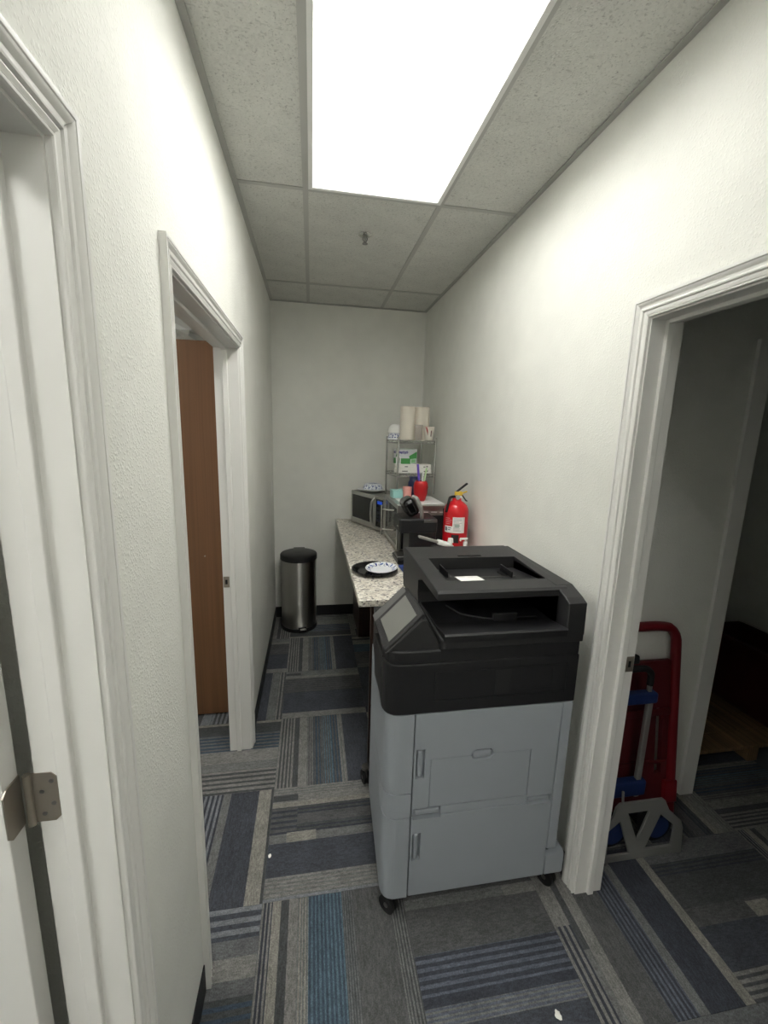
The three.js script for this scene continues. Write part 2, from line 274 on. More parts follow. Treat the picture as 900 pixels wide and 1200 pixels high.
// ---------------------------------------------------------------- door casings, jambs, stops
const CAS = [[0, 0], [0, .0080], [.0015, .0100], [.0048, .0105], [.0060, .0080], [.0072, .0045], [.0088, .0080], [.0145, .0110], [.0165, .0106], [.0180, .0055], [.0198, .0055], [.0215, .0130], [.0245, .0138], [.0290, .0098], [.0350, .0105], [.0410, .0165], [.0440, .0175], [.0448, .0095], [.0468, .0095], [.0475, .0175], [.055, .0175], [.055, 0]];
function casingPiece(kind, len, m0, m1) {                // profile swept along s, mitred: s from -u*m0 to len+u*m1
  const n = CAS.length, pos = [], idx = [];
  const P = (i, e) => { const [u, t] = CAS[i]; const s = e ? len + u * m1 : -u * m0; return [u, t, s]; };
  const tri = (a, b, c) => pos.push(...a, ...b, ...c);
  for (let i = 0; i < n - 1; i++) { const a = P(i, 0), b = P(i + 1, 0), c = P(i + 1, 1), d = P(i, 1); tri(a, b, c); tri(a, c, d); }
  for (const e of [0, 1]) for (let i = 1; i < n - 1; i++) { const a = P(0, e), b = P(i, e), c = P(i + 1, e); e ? tri(a, b, c) : tri(a, c, b); }
  const g = new THREE.BufferGeometry(); g.setAttribute('position', new THREE.Float32BufferAttribute(pos, 3)); g.computeVertexNormals(); return toCreasedNormals(g, 0.5);
}
function mapGeo(g, f) { const h = g.clone(), p = h.attributes.position; for (let i = 0; i < p.count; i++) { const q = f(p.getX(i), p.getY(i), p.getZ(i)); p.setXYZ(i, ...q); } h.computeVertexNormals(); return toCreasedNormals(h, 0.5); }
function doorFrame(name, label, D, wallX, side, depthX) {   // side +1: casing stands out towards +x; depthX: x of the jamb's far end
  const o = structGroup(name, label, [wallX, 0, (D.z0 + D.z1) / 2]);
  const rv = 0.005, cz0 = D.z0 - rv, cz1 = D.z1 + rv, ct = D.top + rv;
  const leg = casingPiece('leg', ct, 0, 1), head = casingPiece('head', cz1 - cz0, 1, 1);
  wk('casing', mapGeo(leg, (u, t, s) => [wallX + side * t, s, cz0 - u]), M.trim, o);
  wk('casing', mapGeo(leg, (u, t, s) => [wallX + side * t, s, cz1 + u]), M.trim, o);
  wk('casing', mapGeo(head, (u, t, s) => [wallX + side * t, ct + u, cz0 + s]), M.trim, o);
  const xa = Math.min(wallX, depthX), xb = Math.max(wallX, depthX);
  wk('jamb', box(xa, xb, 0, D.top + 0.019, D.z0 - 0.019, D.z0), M.trim, o);
  wk('jamb', box(xa, xb, 0, D.top + 0.019, D.z1, D.z1 + 0.019), M.trim, o);
  wk('jamb', box(xa, xb, D.top, D.top + 0.019, D.z0, D.z1), M.trim, o);
  const s0 = wallX - side * 0.047, s1 = wallX - side * 0.070, sa = Math.min(s0, s1), sb = Math.max(s0, s1), k = 0.011;
  wk('door_stop', rbox(sa, sb, 0, D.top, D.z0 - 0.003, D.z0 + k, 0.003), M.trim, o);
  wk('door_stop', rbox(sa, sb, 0, D.top, D.z1 - k, D.z1 + 0.003, 0.003), M.trim, o);
  wk('door_stop', rbox(sa, sb, D.top - k, D.top + 0.003, D.z0 + k, D.z1 - k, 0.003), M.trim, o);
  return o;
}
const door1 = doorFrame('door_1', 'white cased doorway with an open white door and bare hinge', D1, 0, 1, -T);
const door2 = doorFrame('door_2', 'white cased doorway opening on a brown cabinet', D2, 0, 1, -T);
const door3 = doorFrame('door_3', 'white cased doorway to the dark side room with hand trucks', D3, W, -1, RWX);
// open slab of door_1, standing square to the wall, and its hinge
wk('door_slab', rbox(-0.93, -0.130, 0.012, 2.045, -0.668, -0.632, 0.002), M.trim, door1);
function hinge(y) {
  const hp = [[0, 0], [0.030, 0], [0.038, 0.008], [0.038, 0.081], [0.030, 0.089], [0, 0.089]];
  const hg = mk('hinge', rod([-0.116, y - 0.046, -0.663], [-0.116, y + 0.046, -0.663], 0.0055, 14).translate(-door1.position.x, 0, -door1.position.z), M.nickel, door1, 'brushed nickel butt hinge');
  const lj = ext(poly(hp), 0.0025).translate(-0.113, y - 0.0445, -0.668);                           // leaf on the jamb face
  const ld = ext(poly(hp), 0.0025).rotateY(-Math.PI / 2).translate(-0.1272, y - 0.0445, -0.666);   // leaf on the slab edge
  const sc = [];
  for (const [dx, dy] of [[0.012, 0.015], [0.027, 0.033], [0.012, 0.056], [0.027, 0.074]]) { sc.push(rod([-0.113 + dx + 0.003, y - 0.0445 + dy, -0.666], [-0.113 + dx + 0.003, y - 0.0445 + dy, -0.6645], 0.0038, 12)); }
  for (const [n, g, m] of [['leaf', lj, M.nickel], ['leaf', ld, M.nickel], ['screws', merge(sc), M.steelDark]]) mk(n, g.translate(-door1.position.x, 0, -door1.position.z), m, hg);
}
hinge(1.115); hinge(1.86); hinge(0.25);
// strike plates
function strike(o, x0, x1, y, z) { wk('strike_plate', cut(box(x0, x1, y - 0.028, y + 0.028, z - 0.001, z + 0.0015), box((x0 + x1) / 2 - 0.006, (x0 + x1) / 2 + 0.005, y - 0.012, y + 0.012, z - 0.01, z + 0.01)), M.nickel, o, 'metal strike plate'); wk('latch_hole', box((x0 + x1) / 2 - 0.006, (x0 + x1) / 2 + 0.005, y - 0.012, y + 0.012, z - 0.0005, z + 0.0004), M.rubber, o, 'dark latch hole'); }
strike(door2, -0.104, -0.076, 0.955, D2.z0); strike(door3, W + 0.078, W + 0.106, 0.95, D3.z0);

// ---------------------------------------------------------------- baseboards
const bb = (pts) => struct;
function baseboard(name, label, runs) { struct(name, runs.map(([x0, x1, z0, z1]) => uvBox(rbox(x0, x1, 0, 0.1, z0, z1, 0.0015, 1))), M.base, label); }
baseboard('baseboard_left', 'black vinyl baseboard along the wall with two doorways', [[0, 0.004, ZB, D2.z0 - 0.061], [0, 0.004, D2.z1 + 0.061, D1.z0 - 0.061], [0, 0.004, D1.z1 + 0.061, ZF]]);
baseboard('baseboard_back', 'black vinyl baseboard along the end wall', [[0.004, W, ZB, ZB + 0.004]]);
baseboard('baseboard_right', 'black vinyl baseboard along the wall behind the copier', [[W - 0.004, W, -1.84, D3.z0 - 0.061], [W - 0.004, W, D3.z1 + 0.061, ZF]]);

// ---------------------------------------------------------------- copier
{
  const o = thing('copier', 'grey and black office copier on casters beside the right doorway', 'copier', [0.9, 0, -1.5]);
  const foot = (x0, x1, r, zf = -1.2, xb = x0 + 0.021, zb = 1.69) => { const s = new THREE.Shape(); s.moveTo(x1, -zf); s.lineTo(x1, zb); s.lineTo(xb, zb); s.lineTo(x0, -zf + r); s.quadraticCurveTo(x0, -zf, x0 + r, -zf); s.closePath(); return s; };
  wk('chassis', box(0.61, 1.215, 0.095, 0.802, -1.685, -1.224), M.greyDark, o);
  wk('paper_drawer', extY(foot(0.567, 0.659, 0.055), 0.075, 0.407, 0.002), M.grey, o);
  wk('paper_drawer', extY(foot(0.567, 0.659, 0.055), 0.410, 0.504, 0.002), M.grey, o);
  wk('front_door', extY(foot(0.567, 0.659, 0.055), 0.507, 0.803, 0.002), M.grey, o);
  wk('corner_panel', rbox(1.191, 1.228, 0.195, 0.803, -1.69, -1.2, 0.003), M.grey, o);
  const fl = new THREE.Shape(); fl.moveTo(1.191, 0.08); fl.lineTo(1.258, 0.08); fl.quadraticCurveTo(1.266, 0.08, 1.266, 0.09); fl.lineTo(1.266, 0.15); fl.quadraticCurveTo(1.264, 0.185, 1.25, 0.195); fl.quadraticCurveTo(1.232, 0.165, 1.215, 0.163); fl.lineTo(1.191, 0.163); fl.closePath();
  wk('stabilizer', extZ(fl, -1.66, -1.2, 0.002), M.grey, o);
  // service doors on the side that faces the passage's near end
  const cap = (x0, x1, y0, y1) => { const r = (y1 - y0) / 2, s = new THREE.Shape(); s.absarc(x0 + r, y0 + r, r, Math.PI / 2, Math.PI * 1.5); s.absarc(x1 - r, y0 + r, r, -Math.PI / 2, Math.PI / 2); return extZ(s, -1.23, -1.19); };
  const mp = box(0.7215, 1.0865, 0.4425, 0.6315, -1.23, -1.19);
  const slot = (x0, x1, y0, y1) => box(x0, x1, y0, y1, -1.218, -1.19);
  const up = cut(rbox(0.663, 1.188, 0.412, 0.803, -1.224, -1.2, 0.002), mp, cap(0.866, 0.947, 0.612, 0.652), slot(0.670, 0.702, 0.562, 0.672), slot(0.668, 0.768, 0.40, 0.442), slot(1.088, 1.184, 0.40, 0.436));
  const ud = wk('side_door', up, M.grey, o);
  wk('bypass_tray', cut(rbox(0.723, 1.085, 0.444, 0.630, -1.224, -1.2003, 0.002), cap(0.866, 0.947, 0.612, 0.652)), M.grey, ud);
  wk('recess', [box(0.862, 0.951, 0.608, 0.656, -1.2245, -1.222)], M.black, ud, 'dark finger recess');
  wk('pull_lip', rbox(0.872, 0.941, 0.614, 0.640, -1.222, -1.203, 0.008, 3), M.grey, ud);
  wk('door_handle', rbox(0.676, 0.692, 0.567, 0.666, -1.219, -1.2005, 0.005), M.grey, ud);
  for (const g of [rbox(0.676, 0.762, 0.412, 0.430, -1.219, -1.204, 0.004), rbox(1.095, 1.178, 0.411, 0.426, -1.219, -1.204, 0.004)]) wk('latch', g, M.grey, ud);
  const low = cut(rbox(0.663, 1.188, 0.080, 0.4085, -1.224, -1.2, 0.002), slot(0.670, 0.700, 0.230, 0.342), slot(0.668, 0.768, 0.398, 0.42), slot(1.088, 1.184, 0.402, 0.42));
  const ld = wk('side_door', low, M.grey, o);
  wk('door_handle', rbox(0.675, 0.690, 0.235, 0.337, -1.219, -1.2005, 0.005), M.grey, ld);
  wk('underside', box(0.60, 1.2, 0.083, 0.097, -1.83, -1.21), M.rubber, o);
  // black engine section
  wk('engine_housing', cut(extY(foot(0.556, 1.228, 0.06, -1.2, 0.588, 1.67), 0.8055, 0.985, 0.005), box(0.72, 1.19, 0.848, 0.953, -1.204, -1.1)), M.black, o);
  wk('access_panel', cut(box(0.724, 1.186, 0.852, 0.949, -1.206, -1.2025), box(0.99, 1.14, 0.868, 0.938, -1.2045, -1.19)), M.black, o);
  wk('access_panel', box(0.932, 0.984, 0.856, 0.945, -1.2026, -1.2012), M.blackTop, o);
  wk('corner_vent', rbox(0.5555, 0.574, 0.83, 0.99, -1.42, -1.262, 0.003), M.blackDeep, o);
  wk('engine_top', [extY(foot(0.558, 0.736, 0.06, -1.202, 0.574, 1.50), 0.9855, 1.027, 0.004), box(0.7365, 1.226, 0.9855, 1.030, -1.68, -1.203)], M.black, o);
  // scanner deck, control console
  wk('scanner_base', extY(foot(0.735, 1.232, 0.02, -1.197, 0.738, 1.79), 1.031, 1.063, 0.004), M.blackTop, o);
  wk('power_button', cyl(0.006, 0.006, 0.004, [0, -0.002, 0], 16).rotateZ(R(45)).translate(0.578, 1.040, -1.472), M.steel, o, 'small round silver button');
  wk('console', extZ(poly([[0.560, 1.022], [0.672, 1.132], [0.69, 1.128], [0.735, 1.04], [0.735, 1.022]]), -1.500, -1.214, 0.006), M.blackTop, o);
  wk('console_cover', rbox(-0.080, 0.080, -0.001, 0.003, -0.142, 0.142, 0.0015, 2).rotateZ(R(44.5)).translate(0.616, 1.077, -1.357), M.console, o, 'grey console cover');
  const pn = new THREE.Group(); pn.name = 'control_panel'; o.add(pn); pn.position.set(0.617 - 0.9, 1.086, -1.322 + 1.5); pn.rotation.z = R(45);
  mk('bezel', rbox(-0.086, 0.088, -0.008, 0.006, -0.107, 0.107, 0.005, 3), M.blackTop, pn);
  mk('touch_screen', rbox(-0.058, 0.066, 0.005, 0.0072, -0.082, 0.088, 0.001, 1), M.screen, pn, 'grey unlit touch screen');
  // document feeder
  const body = extX(poly([[1.79, 1.06], [1.79, 1.196], [1.775, 1.212], [1.60, 1.212], [1.272, 1.200], [1.262, 1.193], [1.262, 1.060]]).clone(), 0.735, 1.205, 0.004);
  const feeder = cut(body, extX(poly([[1.50, 1.05], [1.52, 1.10], [1.52, 1.150], [1.47, 1.172], [1.0, 1.172], [1.0, 1.05]]), 0.60, 1.168), extX(poly([[1.60, 1.16], [1.60, 1.25], [1.352, 1.25], [1.352, 1.1875]]), 0.795, 1.168), box(0.928, 1.03, 1.205, 1.23, -1.632, -1.615));
  wk('document_feeder', feeder, M.blackTop, o);
  wk('feeder_floor', extX(poly([[1.605, 1.158], [1.605, 1.162], [1.35, 1.1895], [1.35, 1.186]]), 0.79, 1.170), M.black, o);
  wk('paper_guide', [box(0.83, 0.834, 1.165, 1.200, -1.56, -1.46), box(0.834, 0.85, 1.166, 1.177, -1.54, -1.47)], M.blackDeep, o);
  wk('paper_guide', [box(1.075, 1.079, 1.165, 1.203, -1.53, -1.43), box(1.058, 1.075, 1.168, 1.178, -1.52, -1.45)], M.blackDeep, o);
  wk('guide_rail', box(0.86, 1.10, 1.176, 1.181, -1.452, -1.446), M.steelDark, o);
  const bl = extX(poly([[1.79, 1.05], [1.79, 1.205], [1.29, 1.203], [1.225, 1.181], [1.198, 1.168], [1.196, 1.056]]), 1.168, 1.235, 0.004);
  wk('feeder_arm', bl, M.blackTop, o);
  wk('output_tray', extX(poly([[1.52, 1.058], [1.52, 1.066], [1.30, 1.070], [1.196, 1.084], [1.188, 1.080], [1.190, 1.058]]), 0.742, 1.170, 0.002), M.black, o);
  wk('paper_stop', rbox(0.952, 1.045, 1.066, 1.098, -1.316, -1.302, 0.005, 3), M.black, o);
  wk('tray_rib', tube([[0.83, 1.072, -1.45], [0.86, 1.075, -1.36], [0.94, 1.077, -1.31], [1.05, 1.077, -1.31], [1.12, 1.077, -1.312]], 0.004, 30, 8), M.black, o);
  // casters
  for (const [x, z, t] of [[0.600, -1.228, 0.7], [1.225, -1.235, 0.5], [0.588, -1.808, 0.2], [1.215, -1.765, 0]]) {
    const c = new THREE.Group(); c.name = 'caster'; c.position.set(x - 0.9, 0, z + 1.5); c.rotation.y = t; o.add(c);
    mk('wheel', [rod([-0.016, 0.033, 0], [-0.004, 0.033, 0], 0.033, 24), rod([0.004, 0.033, 0], [0.016, 0.033, 0], 0.033, 24)], M.rubber, c);
    mk('fork', [rbox(-0.006, 0.006, 0.03, 0.085, -0.014, 0.014, 0.003), cyl(0.02, 0.02, 0.012, [0, 0.077, 0], 20), rod([-0.018, 0.033, 0], [0.018, 0.033, 0], 0.009, 14)], M.steelDark, c, 'metal caster fork');
  }
}
solo('paper_sheet', box(-0.046, 0.046, 0, 0.0008, -0.034, 0.034), M.paper, 'small white paper left in the copier feeder tray', 'paper', [0.908, 1.1822, -1.431], 0.04).rotation.x = -0.107;

// ---------------------------------------------------------------- counter and base cabinets
const CT = 0.927;
{
  const o = thing('counter', 'speckled beige stone-look counter along the right wall', 'counter', [0.929, 0, -2.838]);
  wk('counter_top', uvBox(rbox(0.5465, W - 0.001, CT - 0.034, CT, -3.799, -1.876, 0.004, 2)), M.gran, o);
  wk('end_panel', uvBox(rbox(0.610, W - 0.006, 0.002, CT - 0.0345, -1.925, -1.900, 0.002)), M.espresso, o, 'dark brown end panel');
  wk('wall_cleat', uvBox(box(W - 0.03, W - 0.0005, CT - 0.10, CT - 0.0345, -3.28, -1.93)), M.espresso, o);
  const k = thing('base_cabinet', 'dark brown base cabinet under the far end of the counter', 'cabinet', [1.0, 0, -3.55]);
  wk('body', uvBox(box(0.715, W - 0.006, 0.002, CT - 0.036, -3.79, -3.32)), M.espresso, k);
  for (const x of [0.717, 1.012]) { const d = wk('door', uvBox(rbox(x, x + 0.291, 0.02, CT - 0.05, -3.32, -3.302, 0.003)), M.espresso, k); wk('knob', rod([x > 0.9 ? x + 0.03 : x + 0.261, 0.74, -3.303], [x > 0.9 ? x + 0.03 : x + 0.261, 0.74, -3.282], 0.009, 14), M.nickel, d); }
}

// ---------------------------------------------------------------- microwave (front looks to the passage)
{
  const th = Math.atan2(-0.911, 0.411), o = thing('microwave', 'stainless microwave oven at the far end of the counter', 'microwave', [0.672 + 0.258 * 0.411 + 0.15 * 0.911, CT, -3.66 + 0.258 * 0.911 - 0.15 * 0.411], th);
  const w = 0.258, h0 = 0.012, h1 = 0.285, f = 0.15;
  mk('case', rbox(-w, w, h0, h1, -0.15, f - 0.02, 0.006), M.steelDark, o);
  mk('front_frame', cut(rbox(-w, w, h0, h1, f - 0.02, f, 0.004), box(-w + 0.022, w - 0.165, h0 + 0.045, h1 - 0.03, f - 0.004, f + 0.01), box(w - 0.118, w - 0.012, h0 + 0.03, h1 - 0.02, f - 0.004, f + 0.01)), M.steel, o);
  mk('door_window', box(-w + 0.022, w - 0.165, h0 + 0.045, h1 - 0.03, f - 0.004, f - 0.001), M.gloss, o, 'black glass door window');
  const cp = mk('control_panel', box(w - 0.118, w - 0.012, h0 + 0.03, h1 - 0.02, f - 0.004, f - 0.001), M.gloss, o, 'black control panel');
  mk('display', box(w - 0.10, w - 0.03, h1 - 0.06, h1 - 0.035, f - 0.0012, f - 0.0002), std({ color: 0x10307a, emissive: 0x2350c8, emissiveIntensity: 0.5, roughness: 0.3 }), cp, 'small blue lit display');
  for (let r = 0; r < 4; r++) for (let c = 0; c < 3; c++) mk('button', rbox(w - 0.104 + c * 0.029, w - 0.081 + c * 0.029, h1 - 0.105 - r * 0.032, h1 - 0.084 - r * 0.032, f - 0.0015, f + 0.0005, 0.0005, 1), std({ color: 0x202533, roughness: 0.4 }), cp);
  mk('handle', tube([[w - 0.142, h0 + 0.02, f - 0.002], [w - 0.142, h0 + 0.05, f + 0.026], [w - 0.142, (h0 + h1) / 2, f + 0.034], [w - 0.142, h1 - 0.05, f + 0.026], [w - 0.142, h1 - 0.012, f - 0.002]], 0.0085, 40, 12), M.steel, o, 'curved steel door handle');
  for (const [a, b] of [[-1, -1], [1, -1], [-1, 1], [1, 1]]) mk('foot', cyl(0.014, 0.014, 0.013, [a * 0.22, 0, b * 0.11], 14), M.rubber, o);
}
// blue and white patterned paper ware
const printTex = (bg, fg, dens) => canvasTex(512, 128, (c, w, h) => { c.fillStyle = bg; c.fillRect(0, 0, w, h); c.strokeStyle = fg; c.fillStyle = fg; c.lineWidth = 5; for (let i = 0; i < 16; i++) { const x = i * 32 + 16; c.beginPath(); c.arc(x, 64, 14, 0.4, 5.2); c.stroke(); c.beginPath(); c.arc(x + 6, 60, 5, 0, 7); c.fill(); if (dens > 1) { c.beginPath(); c.arc(x - 8, 26 + 6 * (i % 3), 9, 2, 6.5); c.stroke(); c.beginPath(); c.arc(x + 4, 104 - 6 * (i % 2), 8, 0, 4); c.stroke(); } c.fillRect(i * 32, 8, 22, 4); c.fillRect(i * 32 + 6, 116, 20, 4); } });
const blueMat = std({ map: printTex('#eef0f4', '#2b3f86', 2), roughness: 0.6, side: THREE.DoubleSide }), blueMat2 = std({ map: printTex('#e6eaf0', '#44588f', 2), roughness: 0.6, side: THREE.DoubleSide });
const plate = (r, h) => lathe([[0, 0], [r * 0.62, 0], [r * 0.7, h * 0.2], [r * 0.93, h * 0.85], [r, h], [r * 0.985, h + 0.0018], [r * 0.92, h * 0.85 + 0.002], [r * 0.69, h * 0.2 + 0.002], [r * 0.61, 0.002], [0, 0.002]], 56);
{
  const mwTop = CT + 0.285, px = 0.842, pz = -3.585;
  solo('paper_plate', plate(0.125, 0.018), M.white, 'white plate on top of the microwave under upturned bowls', 'plate', [px, mwTop, pz]);
  const bowl = (r, h) => lathe([[r, 0], [r * 0.98, h * 0.3], [r * 0.86, h * 0.8], [r * 0.72, h * 0.98], [0, h], [0, h - 0.002], [r * 0.70, h * 0.98 - 0.002], [r * 0.84, h * 0.8 - 0.002], [r * 0.96, h * 0.3], [r * 0.985, 0]], 48);
  solo('paper_bowl', bowl(0.084, 0.050), blueMat2, 'upturned blue and white patterned bowl on the plate over the microwave', 'bowl', [px + 0.006, mwTop + 0.019, pz]);
}

// ---------------------------------------------------------------- countertop oven with side-swing glass door
const OV = { x0: 0.880, x1: 1.215, z0: -3.15, z1: -2.65, y0: CT + 0.016, y1: 1.250 };
{
  const { x0, x1, z0, z1, y0, y1 } = OV, o = thing('countertop_oven', 'large stainless countertop oven with glass door facing the passage', 'oven', [(x0 + x1) / 2, CT, (z0 + z1) / 2]);
  wk('case', cut(rbox(x0 + 0.012, x1, y0, y1, z0, z1, 0.006), box(x0 - 0.1, x1 - 0.05, y0 + 0.04, y1 - 0.035, z0 + 0.025, z1 - 0.03)), M.steel, o);
  wk('cavity', [box(x1 - 0.06, x1 - 0.05, y0 + 0.04, y1 - 0.035, z0 + 0.025, z1 - 0.03)], M.steelDark, o);
  const d = wk('door', cut(rbox(x0, x0 + 0.012, y0, y1, z0, z1, 0.003), box(x0 - 0.1, x0 + 0.1, y0 + 0.03, y1 - 0.03, z0 + 0.03, z1 - 0.025)), M.steel, o);
  wk('pane', box(x0 + 0.004, x0 + 0.008, y0 + 0.03, y1 - 0.03, z0 + 0.03, z1 - 0.025), M.ovenGlass, d, 'clear glass oven door pane');
  wk('handle', [rod([x0 - 0.078, 1.02, -2.80], [x0 - 0.078, 1.225, -2.80], 0.008, 14), rod([x0 - 0.078, 1.06, -2.80], [x0, 1.06, -2.76], 0.006, 10), rod([x0 - 0.078, 1.198, -2.80], [x0, 1.198, -2.76], 0.006, 10)], M.chrome, d, 'chrome bar handle');
  for (const y of [y0 + 0.10, y0 + 0.19]) { const g = []; for (let k = 0; k < 9; k++) g.push(rod([x0 + 0.02, y, z0 + 0.04 + k * 0.052], [x1 - 0.06, y, z0 + 0.04 + k * 0.052], 0.0018, 6)); g.push(rod([x0 + 0.02, y, z0 + 0.03], [x0 + 0.02, y, z1 - 0.035], 0.0025, 6)); wk('rack', g, M.chrome, o); }
  wk('side_panel', box(x0 + 0.03, x1 - 0.02, y0 + 0.015, y1 - 0.068, z1 - 0.0005, z1 + 0.003), M.black, o, 'black side panel');
  const vs = []; for (let k = 0; k < 5; k++) vs.push(box(x0 + 0.05 + k * 0.058, x0 + 0.09 + k * 0.058, y1 - 0.05, y1 - 0.043, z1 - 0.0005, z1 + 0.0008)); wk('vent_slots', vs, M.white, o, 'row of light vent slots');
  const fin = []; for (let k = 0; k < 13; k++) fin.push(box(x1 - 0.03, x1 + 0.018, y0 + 0.02 + k * 0.021, y0 + 0.030 + k * 0.021, z1 - 0.02, z1 + 0.012)); fin.push(box(x1 - 0.03, x1 + 0.012, y0 + 0.01, y1 - 0.02, z1 - 0.02, z1 + 0.004)); wk('side_grille', fin, M.rubber, o, 'black ribbed grille');
  for (const [x, z] of [[x0 + 0.04, z0 + 0.04], [x1 - 0.04, z0 + 0.04], [x0 + 0.04, z1 - 0.04], [x1 - 0.04, z1 - 0.04]]) wk('foot', cyl(0.016, 0.016, 0.017, [x, CT, z], 14), M.rubber, o);
}
const OT = OV.y1;
solo('baking_sheet', rbox(-0.145, 0.145, 0, 0.006, -0.17, 0.17, 0.002), M.white, 'flat white board on top of the countertop oven', 'board', [1.058, OT, -2.845]);
// plain red cup with utensils
const cupAt = [1.066, OT + 0.006, -2.80];
solo('cup', lathe([[0, 0], [0.030, 0], [0.036, 0.012], [0.047, 0.055], [0.050, 0.095], [0.047, 0.122], [0.038, 0.138], [0.035, 0.138], [0.044, 0.121], [0.047, 0.095], [0.044, 0.056], [0.033, 0.014], [0, 0.01]], 40), M.redCup, 'plain round red cup holding utensils on the oven', 'cup', cupAt);
const stick = (name, label, mat, a, b, r, blade) => { const A = [cupAt[0] + a[0], cupAt[1] + a[1], cupAt[2] + a[2]]; const d = [b[0] - a[0], b[1] - a[1], b[2] - a[2]]; const g = [rod([0, 0, 0], d, r, 10)]; if (blade) g.push(rod([d[0] * 0.55, d[1] * 0.55, d[2] * 0.55], d, blade, 12)); solo(name, g, mat, label, 'utensil', A); };
stick('utensil', 'purple handled utensil standing in the red cup', M.purple, [0, 0.012, 0], [-0.022, 0.25, -0.02], 0.0045, 0.008);
stick('utensil', 'white handled utensil standing in the red cup', M.white, [0.006, 0.012, 0], [0.006, 0.205, 0.02], 0.006);
stick('utensil', 'pale green handled utensil leaning in the red cup', M.lime, [0.0, 0.012, 0.006], [0.036, 0.225, 0.0], 0.004, 0.006);
solo('tumbler', lathe([[0, 0], [0.026, 0], [0.032, 0.092], [0.029, 0.092], [0.024, 0.006], [0, 0.006]], 32), M.pink, 'pink tumbler beside the red cup on the oven', 'tumbler', [0.980, OT + 0.006, -2.83]);
solo('jar', [lathe([[0, 0], [0.040, 0], [0.042, 0.01], [0.042, 0.11], [0.034, 0.125], [0.034, 0.15], [0, 0.15]], 32)], M.navy, 'dark blue jar behind the red cup on the oven', 'jar', [1.055, OT + 0.006, -2.95]);
solo('food_tub', [rbox(-0.055, 0.055, 0, 0.05, -0.04, 0.04, 0.008), rbox(-0.058, 0.058, 0.046, 0.056, -0.043, 0.043, 0.004)], M.teal, 'low pale teal tub on the oven by the rack post', 'tub', [0.945, OT + 0.0065, -2.945], 0.1);

// ---------------------------------------------------------------- wire rack bridging oven and microwave
const RK = { x: 0.965, z: -3.118, w: 0.300, d: 0.29, t: R(7), top: 1.655, mid: 1.405 };
const rkPoint = (lx, lz) => { const c = Math.cos(RK.t), s = Math.sin(RK.t); return [RK.x + lx * c + lz * s, RK.z - lx * s + lz * c]; };
{
  const o = thing('wire_rack', 'small chrome wire shelf rack standing above the oven and microwave', 'rack', [RK.x, OT, RK.z], RK.t);
  const P = (lx, lz, low) => { mk('post', [rod([lx, low, lz], [lx, RK.top - OT + 0.028, lz], 0.0075, 12), cyl(0.009, 0.009, 0.012, [lx, RK.top - OT - 0.012, lz], 12), cyl(0.009, 0.009, 0.012, [lx, RK.mid - OT - 0.012, lz], 12)], M.chrome, o); };
  P(0, 0, 0); P(RK.w, 0, 0); P(0, -RK.d, CT + 0.285 - OT); P(RK.w, -RK.d, CT + 0.285 - OT);
  for (const y of [RK.top - OT, RK.mid - OT]) {
    const g = [];
    for (const z of [0, -RK.d]) { g.push(rod([0, y, z], [RK.w, y, z], 0.0035, 8), rod([0, y - 0.02, z], [RK.w, y - 0.02, z], 0.003, 8)); const n = 10, pts = []; for (let k = 0; k <= n; k++) pts.push([RK.w * k / n, y - (k % 2 ? 0.02 : 0), z]); for (let k = 0; k < n; k++) g.push(rod(pts[k], pts[k + 1], 0.0018, 6)); }
    for (const x of [0, RK.w]) g.push(rod([x, y, 0], [x, y, -RK.d], 0.0035, 8), rod([x, y - 0.02, 0], [x, y - 0.02, -RK.d], 0.003, 8));
    for (let k = 1; k < 12; k++) g.push(rod([RK.w * k / 12, y + 0.003, 0], [RK.w * k / 12, y + 0.003, -RK.d], 0.0018, 6));
    mk('wire_shelf', g, M.chrome, o);
  }
}
const onRack = (lx, lz, tier) => { const [x, z] = rkPoint(lx, lz); return [x, tier + 0.0055, z]; };
function towelRoll(lx, lz, label, r) {
  const at = onRack(lx, lz, RK.top), o = thing('paper_towel_roll', label, 'paper towels', at, 0, 'paper towel rolls on the wire rack');
  mk('sheets', lathe([[0.021, 0], [r - 0.003, 0], [r, 0.003], [r, 0.247], [r - 0.003, 0.25], [0.021, 0.25], [0.021, 0]], 48), M.towel, o);
  mk('core', cyl(0.0205, 0.0205, 0.25, [0, 0, 0], 24, true), std({ color: 0xa98a62, roughness: 0.9, side: THREE.DoubleSide }), o, 'brown cardboard core');
}
towelRoll(0.110, -0.125, 'paper towel roll next to the upturned bowls on the wire rack', 0.058);
towelRoll(0.2275, -0.125, 'paper towel roll nearest the right wall on the wire rack', 0.058);
